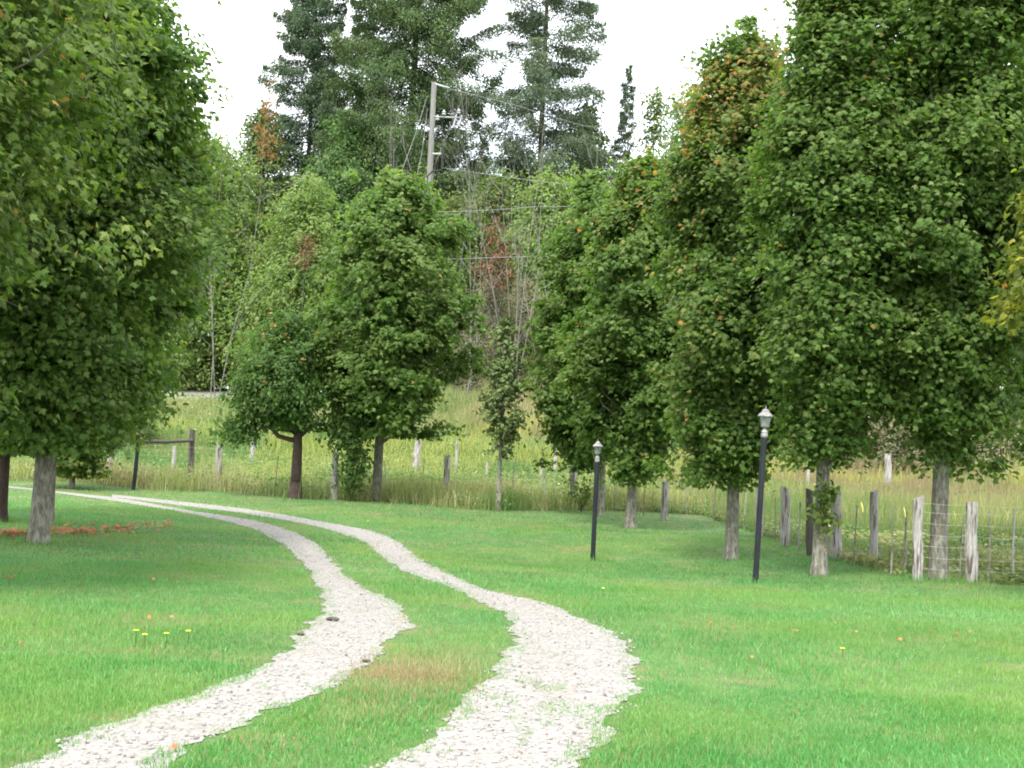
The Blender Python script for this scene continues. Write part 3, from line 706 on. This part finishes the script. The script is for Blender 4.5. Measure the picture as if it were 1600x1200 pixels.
conifer('spruce_tree', 'hazy bluish spruce, leftmost of the tall conifers against the sky', foot(462, 97), 97, -260, 108, 201, M_SPRUCE2, nb=210, dens=2.1, sag=.3)
conifer('spruce_tree', 'tallest dense dark spruce behind and left of the utility pole', foot(622, 90), 90, -560, 165, 202, M_SPRUCE, nb=280, dens=2.1, r=.35, sag=.3)
conifer('larch_tree', 'airy larch with bare black trunk and wide drooping branches against the sky', foot(828, 88), 88, -330, 138, 203, M_LARCH, nb=120, dens=1.7, r=.32, sag=.10, ylow=.36, size=.20, open_=-.15)
conifer('spruce_tree', 'small slender pale conifer poking into the sky right of the larch', foot(960, 92), 92, 92, 40, 204, M_LARCH, nb=90, dens=1.6, r=.12)
conifer('spruce_tree', 'dark spruce filling the gap low behind the utility pole and the larch', foot(735, 99), 99, 205, 80, 205, M_SPRUCE2, nb=110, dens=1.0)
conifer('spruce_tree', 'dim spruce standing behind the gap between the two tallest conifers', foot(540, 104), 104, -60, 95, 206, M_SPRUCE2, nb=120, dens=1.2)

def btree(name, label, px, d, ytop, ybot, hw, seed, mat, prof='round', nclump=520, per=30, size=.26, cr=.75, r=.16, outline=OVAL, cat='tree', **kw):
    b = foot(px, d)
    return tree(name, label, cat, b, d, ytop, ybot, hw, seed, r=r, mat=mat, bark=M_BARKC, prof=prof, outline=outline, size=size, nclump=int(nclump*1.5), per=per, clump_r=cr, nl=18, **kw)
btree('broadleaf_tree', 'pale olive broadleaf tree rising behind the lane at left centre', 325, 86, 225, 640, 125, 301, M_PALE, 'egg', 950, 34, warm=.012)
btree('broadleaf_tree', 'pale green leafy tree behind the lane above the black trunked tree', 455, 82, 350, 640, 95, 302, M_PALE, 'egg', 650, 34)
btree('cedar_tree', 'yellow green cedar with feathery top at the foot of the bluish spruce', 385, 91, 165, 560, 78, 303, M_CEDAR, 'cone', 600, 36, outline=OVAL, size=.30)
btree('broadleaf_tree', 'bright green poplar like tree in front of the tall spruces', 525, 88, 178, 560, 88, 304, M_FRESH, 'egg', 650, 34, lump=.5)
btree('cedar_tree', 'small olive cedar behind the round centre maple', 640, 84, 265, 600, 60, 305, M_CEDAR, 'cone', 400, 34, outline=OVAL, size=.30)
btree('cedar_tree', 'broad yellow green cedar below the larch on its right', 900, 90, 158, 600, 88, 306, M_CEDAR, 'cone', 600, 34, outline=OVAL, size=.30)
btree('cedar_tree', 'rounded olive cedar directly under the larch trunk', 800, 92, 232, 600, 72, 307, M_CEDAR, 'egg', 560, 34, outline=OVAL, size=.28)
btree('broadleaf_tree', 'thin hazy tree with a few orange leaves against the sky right of the larch', 1005, 88, 125, 560, 60, 308, M_MAPLE_TURN, 'flame', 330, 22, fill=.8)
btree('broadleaf_tree', 'pale yellow green tree just right of the big left maples behind the lane', 285, 83, 190, 640, 85, 316, M_PALE, 'egg', 560, 34)
btree('broadleaf_tree', 'pale green tree filling the gap between the black trunked tree and the centre maple', 470, 80, 285, 640, 85, 317, M_PALE, 'egg', 520, 34)
btree('broadleaf_tree', 'mid green tree behind the red sumac', 765, 83, 275, 600, 75, 318, M_OLIVEB, 'egg', 480, 34)
btree('broadleaf_tree', 'olive tree filling the view behind the leafless grey stems', 845, 79, 262, 600, 72, 314, M_PALE, 'egg', 450, 32)
btree('broadleaf_tree', 'olive tree behind the foot of the utility pole', 705, 80, 300, 600, 62, 315, M_OLIVEB, 'egg', 450, 32)
btree('broadleaf_tree', 'green tree rising between the small conifer and the orange topped maple', 1070, 84, 125, 600, 95, 309, M_OLIVEB, 'egg', 500, 32)
btree('broadleaf_tree', 'dark green bushy tree in the middle distance behind the larch base', 730, 95, 255, 600, 75, 310, M_OLIVEB, 'round', 480, 32)
btree('broadleaf_tree', 'thin tree with an orange top in front of the bluish spruce', 396, 84, 108, 250, 20, 311, M_ORANGE, 'flame', 34, 12, size=.20, cr=.38, r=.05)
btree('sumac_bush', 'red leaved sumac behind the gap between the centre maple and the right row', 768, 70, 335, 455, 36, 312, M_RED, 'round', 60, 18, size=.17, cr=.45, r=.05, cat='bush')
btree('sumac_bush', 'small reddish bush top peeping out above the left end of the centre maple', 464, 76, 362, 420, 18, 313, M_RED, 'round', 22, 14, size=.16, cr=.4, r=.04, cat='bush')
fill = [(-240, 104, 250), (-60, 102, 230), (110, 105, 250), (240, 102, 270), (1180, 100, 300), (1310, 104, 330), (1450, 100, 360), (1590, 103, 330), (1730, 100, 300), (1880, 104, 280), (600, 112, 240), (980, 110, 290), (860, 114, 280), (690, 116, 290)]
where = ['far off at the left side outside the maples', 'far behind the nearest maple', 'far behind the big pale trunked maple', 'far behind the right edge of the left maples', 'far behind the orange topped maple', 'far behind the nearer lamp', 'far behind the mottled trunk maple', 'far behind the right edge of the field', 'far off past the right edge', 'farthest off past the right edge', 'far behind the tallest spruce', 'far behind the slender small conifer', 'far behind the larch', 'far behind the utility pole']
for k, (px, d, yt) in enumerate(fill):
    btree('forest_tree', 'dull green woodland tree '+where[k], px, d, yt, 615 if px < 1100 else 705, 95, 320+k, M_OLIVEB if k % 2 else M_PALE, 'round', 420, 28, size=.34, cr=1.0, group='woodland trees on the horizon')
brush = [(700, 74, 455, 50, 'brown brush just right of the centre maple'), (760, 72, 430, 46, 'grey brown brush under the red sumac'), (815, 74, 440, 52, 'brown brush left of the right row'), (640, 73, 520, 55, 'olive brush behind the centre maple'), (880, 72, 470, 60, 'olive brush behind the right row of maples'), (960, 70, 520, 60, 'olive brush behind the farther lamp'), (560, 74, 540, 60, 'olive brush behind the left side of the centre maple'),
         (1120, 66, 600, 70, 'straw brush behind the maples right of the farther lamp'), (1250, 62, 635, 70, 'straw brush behind the nearer lamp'), (1400, 60, 628, 80, 'straw brush left of the mottled trunk'), (1560, 55, 640, 85, 'brownish pink brush at the right edge of the field'), (1700, 56, 640, 80, 'brown brush beyond the right edge'), (190, 50, 650, 50, 'dark brush under the left maples'), (40, 48, 640, 60, 'dark brush at the far left end of the drive'), (-90, 50, 620, 70, 'dark brush past the left edge')]
for k, (px, d, yt, hw, lab) in enumerate(brush):
    bb = foot(px, d); yb = 700+(bb[0]/d*F)*math.tan(ROLL)-(bb[2]-EYE)*F/d
    mt = M_BROWNB if ('brown' in lab or 'straw' in lab) else M_OLIVEB
    btree('brush_thicket', lab, px, d, yt, yb-4, hw, 350+k, mt, 'bush', 600, 34, size=.11, cr=.5, r=.05, cat='bush', outline=OVAL)

def bare(name, label, px, d, ytop, seed, spread=.35, n0=5, mat=None, r=.030):
    R = np.random.default_rng(seed); b = foot(px, d); s = F/d
    ybase = 700+(b[0]/d*F)*math.tan(ROLL)-(b[2]-EYE)*s; H = (ybase-ytop)/s
    t = empty(name, tuple(b), label, 'tree', None); mb = MB()
    def grow(p, dr, L_, rr, lev):
        k = 4; pts = [p]; q = np.array(p, float); dv = np.array(dr, float)
        for j in range(k):
            dv = dv+R.normal(size=3)*.07+np.array([0, 0, .05]); dv /= np.linalg.norm(dv); q = q+dv*L_/k; pts.append(q.copy())
        mb.tube(pts, [rr*(1-.75*j/k) for j in range(k+1)], 5 if lev < 2 else 3, cap=False)
        if lev < 3:
            for j in range(int(6 if lev == 0 else 4)):
                i = 1+int(R.integers(k)); nd = dv*.8+R.normal(size=3)*.42+np.array([0, 0, .25]); nd /= np.linalg.norm(nd)
                grow(pts[i], nd, L_*(.22+.22*R.random()), rr*.45, lev+1)
    for q in range(n0):
        a = R.random()*6.28; dr = np.array([math.cos(a)*spread*R.random(), math.sin(a)*spread*R.random(), 1]); dr /= np.linalg.norm(dr)
        grow((R.normal()*.15, R.normal()*.15, -.1), dr, H*(.62+.26*R.random()) if q else H*.88, r, 0)
    mb.build('branches', mat or M_TWIG, t)
bare('bare_tree', 'leafless grey sapling left of the utility pole in front of the tall spruce', 625, 68, 105, 401, .10, 4)
bare('bare_tree', 'leafless pale shrub right of the utility pole', 728, 68, 165, 402, .32, 4)
bare('bare_tree', 'dense clump of leafless grey stems below the larch', 800, 67, 175, 403, .28, 5)
bare('bare_tree', 'leafless stems fanning out at the left edge of the right row', 862, 69, 215, 404, .45, 4)
bare('bare_tree', 'thin bare sapling against the sky between the left maples and the spruce', 338, 70, 65, 405, .08, 3, r=.03)
bare('bare_tree', 'single thin bare sapling tip against the sky left of the orange topped maple', 1032, 80, 80, 406, .06, 3, r=.028)

# ------------------------------------------------------------------ lamp posts
def lamp(base, hgt, sc_, tilt, label):
    sc_ = sc_*.93
    t = empty('lamp_post', tuple(base), label, 'lamp', 'lamp posts beside the drive'); t.rotation_euler = (0, rad(tilt), 0)
    S = sc_; hd = .38*S; ph = hgt-hd
    mb = MB(); mb.lathe([(.042, -.1), (.042, .12), (.040, .14), (.040, ph-.02)], 20); mb.build('post', M_BLACKP, t, smooth=False)
    mb = MB(); mb.lathe([(.036*S+.004, ph-.03), (.052*S, ph-.01), (.052*S, ph+.01), (.046*S, ph+.03), (.050*S, ph+.05), (.030*S, ph+.08), (.022*S, ph+.10), (.05*S, ph+.12)], 18); mb.build('collar', M_LSILV, t, smooth=False)
    z0 = ph+.122; mb = MB(); mb.lathe([(.052*S, z0), (.082*S, z0+.145*S)], 6); mb.build('glass', M_GLASS, t)
    mb = MB()
    for k in range(6):
        a = 2*math.pi*(k+.5)/6; mb.tube([(.054*S*math.cos(a), .054*S*math.sin(a), z0-.004), (.086*S*math.cos(a), .086*S*math.sin(a), z0+.147*S)], [.005*S, .005*S], 5)
    mb.build('cage', M_LSILV, t)
    z1 = z0+.145*S; mb = MB()
    mb.lathe([(.110*S, z1), (.112*S, z1+.012*S), (.082*S, z1+.045*S), (.060*S, z1+.062*S), (.055*S, z1+.085*S), (.030*S, z1+.108*S), (.012*S, z1+.115*S)], 12); rf = mb.build('roof', M_LSILV, t)
    mb = MB(); mb.lathe([(.006*S, z1+.114*S), (.013*S, z1+.124*S), (.006*S, z1+.134*S), (.003*S, z1+.165*S)], 10); mb.build('finial', M_LSILV, rf)
b = at(1180, 911); lamp(b, 2.36, 1.02, 1.5, 'nearer and taller black lamp post with a white lantern, leaning right on the lawn')
b = at(926, 876); lamp(b, 1.83*b[1]/20.0, .86, .2, 'farther and shorter black lamp post standing beside the slim maple trunk')

# ------------------------------------------------------------------ fences
def wpost(parent, p, h, r, seed, tilt=0, mat=None, origin=(0, 0, 0)):
    R = np.random.default_rng(seed); mb = MB(); n = 9; p = np.array(p)-np.array(origin)
    pts = [(p[0]+math.tan(rad(tilt))*u*h, p[1], p[2]-.15+(h+.15)*u) for u in np.linspace(0, 1, 7)]
    mb.tube(pts, [r*(1.08-.12*u+.05*R.normal()) for u in np.linspace(0, 1, 7)], n)
    v = mb.v; top = len(pts)-1
    for i in range(len(v)):
        x, y, z = v[i]; k = 1+.10*math.sin(i*2.3+seed); c = pts[i//n]
        sl = (x-c[0])*(R.random()*.0+.5*math.sin(seed)) if i//n == top else 0
        v[i] = (c[0]+(x-c[0])*k, c[1]+(y-c[1])*k, z+sl)
    return mb.build('post', mat or M_WOOD, parent)
# (foot x, foot y, top y, half width px, tilt)
posts = [(170, 752, 668, 4.5, 1), (340, 764, 697, 5, -1), (522, 781, 707, 5.5, -1), (697, 778, 712, 5, -1), (895, 793, 722, 5.5, -1), (1038, 812, 752, 5.5, -.5), (1186, 838, 762, 6, -1), (1227, 853, 763, 7, -2), (1266, 868, 766, 6, -2.5), (1307, 874, 768, 8.5, -2), (1366, 884, 768, 6.5, -2), (1434, 907, 779, 8, -1.5), (1518, 911, 786, 9, -1.5), (1610, 914, 790, 9, -1.5), (1700, 917, 790, 9, -1.5)]
f0 = at(1038, 812)
fe = empty('wire_fence', tuple(f0), 'old wire fence on weathered grey cedar posts running along the back edge of the lawn', 'fence')
tops = []
for k, (px, py, ty, hw, tl) in enumerate(posts):
    b = at(px, py); s = F/b[1]; h = (py-ty)/s
    wpost(fe, b, h, hw/s, 500+k, tl, M_WOODD if px in (1266,) else M_WOOD, f0); tops.append((b, h))
stakes = [(660, 772, 715), (1005, 806, 752), (1072, 808, 745), (1116, 814, 762), (1163, 828, 765), (1211, 845, 778), (1248, 860, 785), (1334, 886, 790), (1392, 898, 790), (1413, 898, 800), (1500, 903, 812), (1546, 912, 800), (1582, 908, 795), (430, 772, 712), (600, 780, 720), (800, 786, 728), (850, 790, 730), (960, 800, 742)]
for k, (px, py, ty) in enumerate(stakes):
    b = at(px, py); s = F/b[1]; h = (py-ty)/s; mb = MB(); p = b-f0; rr = .012 if k % 3 else .018
    mb.tube([(p[0], p[1], p[2]-.1), (p[0]+.01*math.sin(k), p[1], p[2]+h*.5), (p[0]+.03*math.sin(k*2.1), p[1], p[2]+h)], [rr, rr*.95, rr*.85], 6)
    mb.build('stake', M_STEEL if k % 2 else M_WOOD, fe)
mb = MB()
for q, fr in enumerate((.16, .3, .44, .58, .72, .86, .97)):
    for (a, ha), (c, hc) in zip(tops[:-1], tops[1:]):
        h0 = min(ha, 1.15)*fr; h1 = min(hc, 1.15)*fr; p = a-f0+np.array([0, -.06, h0]); e = c-f0+np.array([0, -.06, h1])
        mb.tube([p, (p+e)/2+np.array([0, 0, -.02]), e], [.0016, .0016, .0016], 3, cap=False)
for (a, ha), (c, hc) in zip(tops[:-1], tops[1:]):
    Ln = np.linalg.norm(c[:2]-a[:2]); n = int(Ln/.3)
    for i in range(1, n):
        f = i/n; p = a*(1-f)+c*f-f0+np.array([0, -.06, 0]); h = (min(ha, 1.15)*(1-f)+min(hc, 1.15)*f)*.97
        mb.tube([p+np.array([0, 0, .05]), p+np.array([0, 0, h])], [.0016, .0016], 3, cap=False)
mb.build('wire_mesh', M_WIRE, fe)
mb = MB()
for (px, py) in ((1345, 792), (1412, 800), (1490, 805), (1572, 805), (1160, 755)):
    b = at(px, 905) if px > 1300 else at(px, 830); z = EYE+(700+(px-800)*math.tan(ROLL)-py)*b[1]/F
    mb.tube([(b[0]-f0[0], b[1]-f0[1], z-f0[2]-.07), (b[0]-f0[0]-.01, b[1]-f0[1]-.01, z-f0[2]), (b[0]-f0[0]-.03, b[1]-f0[1], z-f0[2]+.07)], [.007, .010, .006], 6)
    tag(mb.build('insulator', M_YTAG, fe)); mb = MB()
# far posts in the field
p2 = [(393, 725, 685, 3.5, 1), (648, 742, 688, 5, 3), (712, 738, 688, 2, 0), (760, 752, 722, 2, 0), (866, 742, 700, 3, 1), (1388, 770, 708, 5, -2), (1262, 770, 715, 2.5, 0), (845, 765, 720, 2, 0), (270, 745, 697, 3, 0)]
f1 = foot(712, 50)
ff = empty('field_fence', tuple(f1), 'scattered old leaning posts of a broken field fence out in the weeds', 'fence')
for k, (px, py, ty, hw, tl) in enumerate(p2):
    b = at(px, py); s = F/b[1]; wpost(ff, b, (py-ty)/s, hw/s, 560+k, tl, M_WOOD, f1)
# gateway: dark post, top rail and grey post
g0 = at(208, 766); g1 = at(297, 758)
gt = empty('gateway', tuple(g0), 'dark painted gate post joined by a long top rail to a grey wooden post', 'gateway')
s = F/g0[1]; h0 = 78/s; mb = MB(); mb.tube([(0, 0, -.1), (.04, 0, h0*.5), (.06, 0, h0)], [.052, .05, .05], 14); mb.build('post', M_BLACKP, gt)
r1 = g1-g0; s1 = F/g1[1]; h1 = (758-671)/s1; wpost(gt, g1, h1, 4.6/s1, 590, -1, M_WOODD, g0)
za = h0-.02; zb = EYE+(700-503*math.tan(ROLL)-688)*g1[1]/F-g0[2]
mb = MB(); mb.tube([(.06, -.05, za), (r1[0]*.5, r1[1]*.5-.05, (za+zb)/2-.03), (r1[0], r1[1]-.05, zb)], [.045, .05, .045], 8); mb.build('rail', M_WOODD, gt)

# ------------------------------------------------------------------ utility poles and lines
PD = 58.0
def pw(px, py, d=PD): return atd(px, py, d)
b = foot(652, PD); topz = pw(676, 121)[2]
po = empty('utility_pole', tuple(b), 'tall weathered grey utility pole rising behind the centre maple', 'utility pole')
mb = MB(); H = topz-b[2]; mb.tube([(0, 0, -.2), (0, 0, H*.5), (0, 0, H)], [.16, .14, .118], 16); mb.build('pole', M_WOODP, po)
def rel(px, py, dy=-.2): 
    p = pw(px, py)-b; p[1] += dy; return tuple(p)
mb = MB(); mb.tube([rel(680, 133), rel(693, 137), rel(703, 139)], [.05, .045, .03], 8); mb.build('top_bracket', M_PORC, po)
mb = MB(); mb.tube([rel(678, 184), rel(722, 186)], [.045, .045], 6); ar = mb.build('crossarm', M_CABLE, po)
for (ax, ay) in ((694, 178), (717, 176), (684, 186)):
    mb = MB(); p = rel(ax, ay); mb.lathe([(.04, -.12), (.11, -.08), (.06, -.02), (.11, .02), (.05, .07), (.03, .14)], 10, p); mb.build('insulator', M_PORC, ar)
mb = MB()
for (x0, y0, x1, y1) in ((708, 201, 714, 180), (717, 199, 722, 182)): mb.tube([rel(x0, y0), rel(x1, y1)], [.05, .035], 6)
mb.build('fuse_cutout', M_PORC, po)
mb = MB(); mb.tube([rel(676, 242), rel(690, 242)], [.05, .05], 6); mb.build('lower_bracket', M_WIRE, po)
mb = MB(); mb.tube([rel(691, 222), rel(692, 240), rel(691, 266), rel(686, 268), rel(676, 269), rel(668, 277), rel(667, 300)], [.035, .05, .045, .04, .04, .04, .04], 8); mb.build('conduit', M_BLACKC, po)
mb = MB(); mb.tube([rel(667, 278, -.15), rel(665, 300, -.15), rel(662, 430, -.15), rel(661, 480, -.15)], [.05]*4, 8); mb.build('riser_pipe', M_PORC, po)
mb = MB(); mb.tube([rel(668, 152), rel(652, 225, -1.5), rel(638, 285, -3), rel(618, 400, -5), rel(590, 560, -8)], [.009]*5, 4); mb.tube([rel(668, 172), rel(662, 240, -.8), rel(655, 290, -1.6), rel(630, 420, -3.4), rel(605, 560, -6)], [.008]*5, 4); mb.build('guy_wire', M_CABLE, po)
b2 = foot(1330, 76); H2 = 12.5
po2 = empty('utility_pole', tuple(b2), 'second utility pole carrying the lines, hidden behind the right row of maples', 'utility pole')
mb = MB(); mb.tube([(0, 0, -.2), (0, 0, H2)], [.2, .14], 14); mb.build('pole', M_WOODP, po2)
mb = MB(); mb.tube([(-.9, 0, H2-1.3), (.9, 0, H2-1.3)], [.06, .06], 6); mb.build('crossarm', M_WOODP, po2)
lines = [((703, 139), (820, 168), (900, 195), (1330, 250), 'highest thin power line sloping right from the pole top'), ((691, 262), (800, 278), (890, 289), (1330, 330), 'pale service cable running right from below the lower bracket'), ((668, 332), (760, 329), (850, 322), (1330, 330), 'lower pale line crossing above the red sumac'), ((668, 406), (730, 404), (810, 401), (1330, 395), 'lowest pale line crossing in front of the red sumac')]
for a, c, e, f, lab in lines:
    P = []
    ks = [a, c, e, f]
    for k in range(13):
        u = k/12; px = a[0]+(f[0]-a[0])*u; py = np.interp(px, [q[0] for q in ks], [q[1] for q in ks]); dd = PD-.2+(76-PD)*u; P.append(atd(px, py, dd))
    p0 = P[0]; mb = MB(); mb.tube([q-p0 for q in P], [.012]*13, 4); o = mb.build('power_line', M_CABLE, None, loc=tuple(p0)); tag(o, lab, 'power line', 'overhead lines from the utility pole')

# ------------------------------------------------------------------ litter: fallen leaves, dandelions, stones
R = np.random.default_rng(77)
pts = []
for px, py, sx, sy, n in ((20, 836, 30, 5, 75), (110, 833, 45, 5, 110), (180, 829, 40, 5, 60), (240, 823, 30, 5, 22), (10, 905, 25, 5, 8), (250, 910, 60, 8, 12)):
    for _ in range(n): pts.append(at(px+R.normal()*sx*.6, py+R.normal()*sy*.6))
for px, py in ((630, 972), (268, 1180), (1240, 990), (1312, 978), (1330, 994), (1450, 990), (1495, 995), (1512, 993), (1110, 978), (235, 972), (265, 971), (30, 1012), (378, 943), (1175, 1035), (880, 932), (1165, 876), (1410, 988), (1405, 1005)):
    for _ in range(2): pts.append(at(px+R.normal()*4, py+R.normal()*1.5))
P = np.array(pts); P[:, 2] += .035+.015*R.random(len(P)); nr = R.normal(size=P.shape)*.35+np.array([0, -.3, 1]); tp = R.normal(size=P.shape)
V, T, S = leaf_cloud(P, nr, tp, np.where(np.arange(len(P)) < 267, .045+.05*R.random(len(P)), .024+.018*R.random(len(P))), MAPLE_HI, R.random(len(P)), R)
tag(link('fallen_leaves', mesh_np('fallen_leaves', V, T, S), M_FALLEN), 'orange brown fallen leaves in a line behind the big pale trunk', 'fallen leaves', kind='stuff')
for k, (px, py, lab) in enumerate(((211, 1003, 'dandelion with a tall bud at the left end of the row in the left lawn'), (225, 1003, 'open yellow dandelion, second of the row in the left lawn'), (259, 1001, 'open yellow dandelion, third of the row in the left lawn'), (293, 997, 'open yellow dandelion, rightmost of the row in the left lawn'), (942, 924, 'yellow flower on the lawn between the wheel track and the farther lamp'), (575, 814, 'small yellow flower beside the far bend of the wheel track'), (1316, 1023, 'tiny yellow flower in the right lawn'))):
    b = at(px, py+8); t = empty('dandelion', tuple(b), lab, 'flower', 'yellow flowers in the lawn'); h = .10 if k else .13
    mb = MB(); mb.tube([(0, 0, 0), (.004, 0, h*.5), (0, 0, h)], [.003, .0025, .0025], 5); mb.build('stem', M_FRESH, t)
    RR_ = np.random.default_rng(k); a = np.linspace(0, 6.283, 22); P = np.stack([.012*np.cos(a), .012*np.sin(a), np.full(22, h)], -1); nr = np.stack([.3*np.cos(a), .3*np.sin(a), np.ones(22)], -1); tp = np.stack([np.cos(a), np.sin(a), .2+0*a], -1)
    V, T, S = leaf_cloud(P, nr, tp, np.full(22, .020), [(0, 0), (.2, .5), (0, 1), (-.2, .5)], RR_.random(22), RR_); link('petals', mesh_np('petals', V, T, S), M_PETAL, t)
for k, (px, py, lab) in enumerate(((520, 971, 'dark stone lying on the left wheel track near its left edge'), (470, 994, 'small dark stone at the left edge of the left wheel track'), (572, 1036, 'small dark stone at the right edge of the left wheel track'))):
    b = at(px, py); mb = MB(); q = .045 if k == 0 else .025
    mb.lathe([(q*.6, -.01), (q, .01), (q*.95, q*.35), (q*.5, q*.6), (q*.15, q*.66)], 9); R = np.random.default_rng(k)
    mb.v = [(v[0]*(1.3+.2*R.random()), v[1]*(.8+.3*R.random()), v[2]) for v in mb.v]
    tag(mb.build('stone', M_BARKC, None, loc=(b[0], b[1], b[2]+.012)), lab, 'stone')
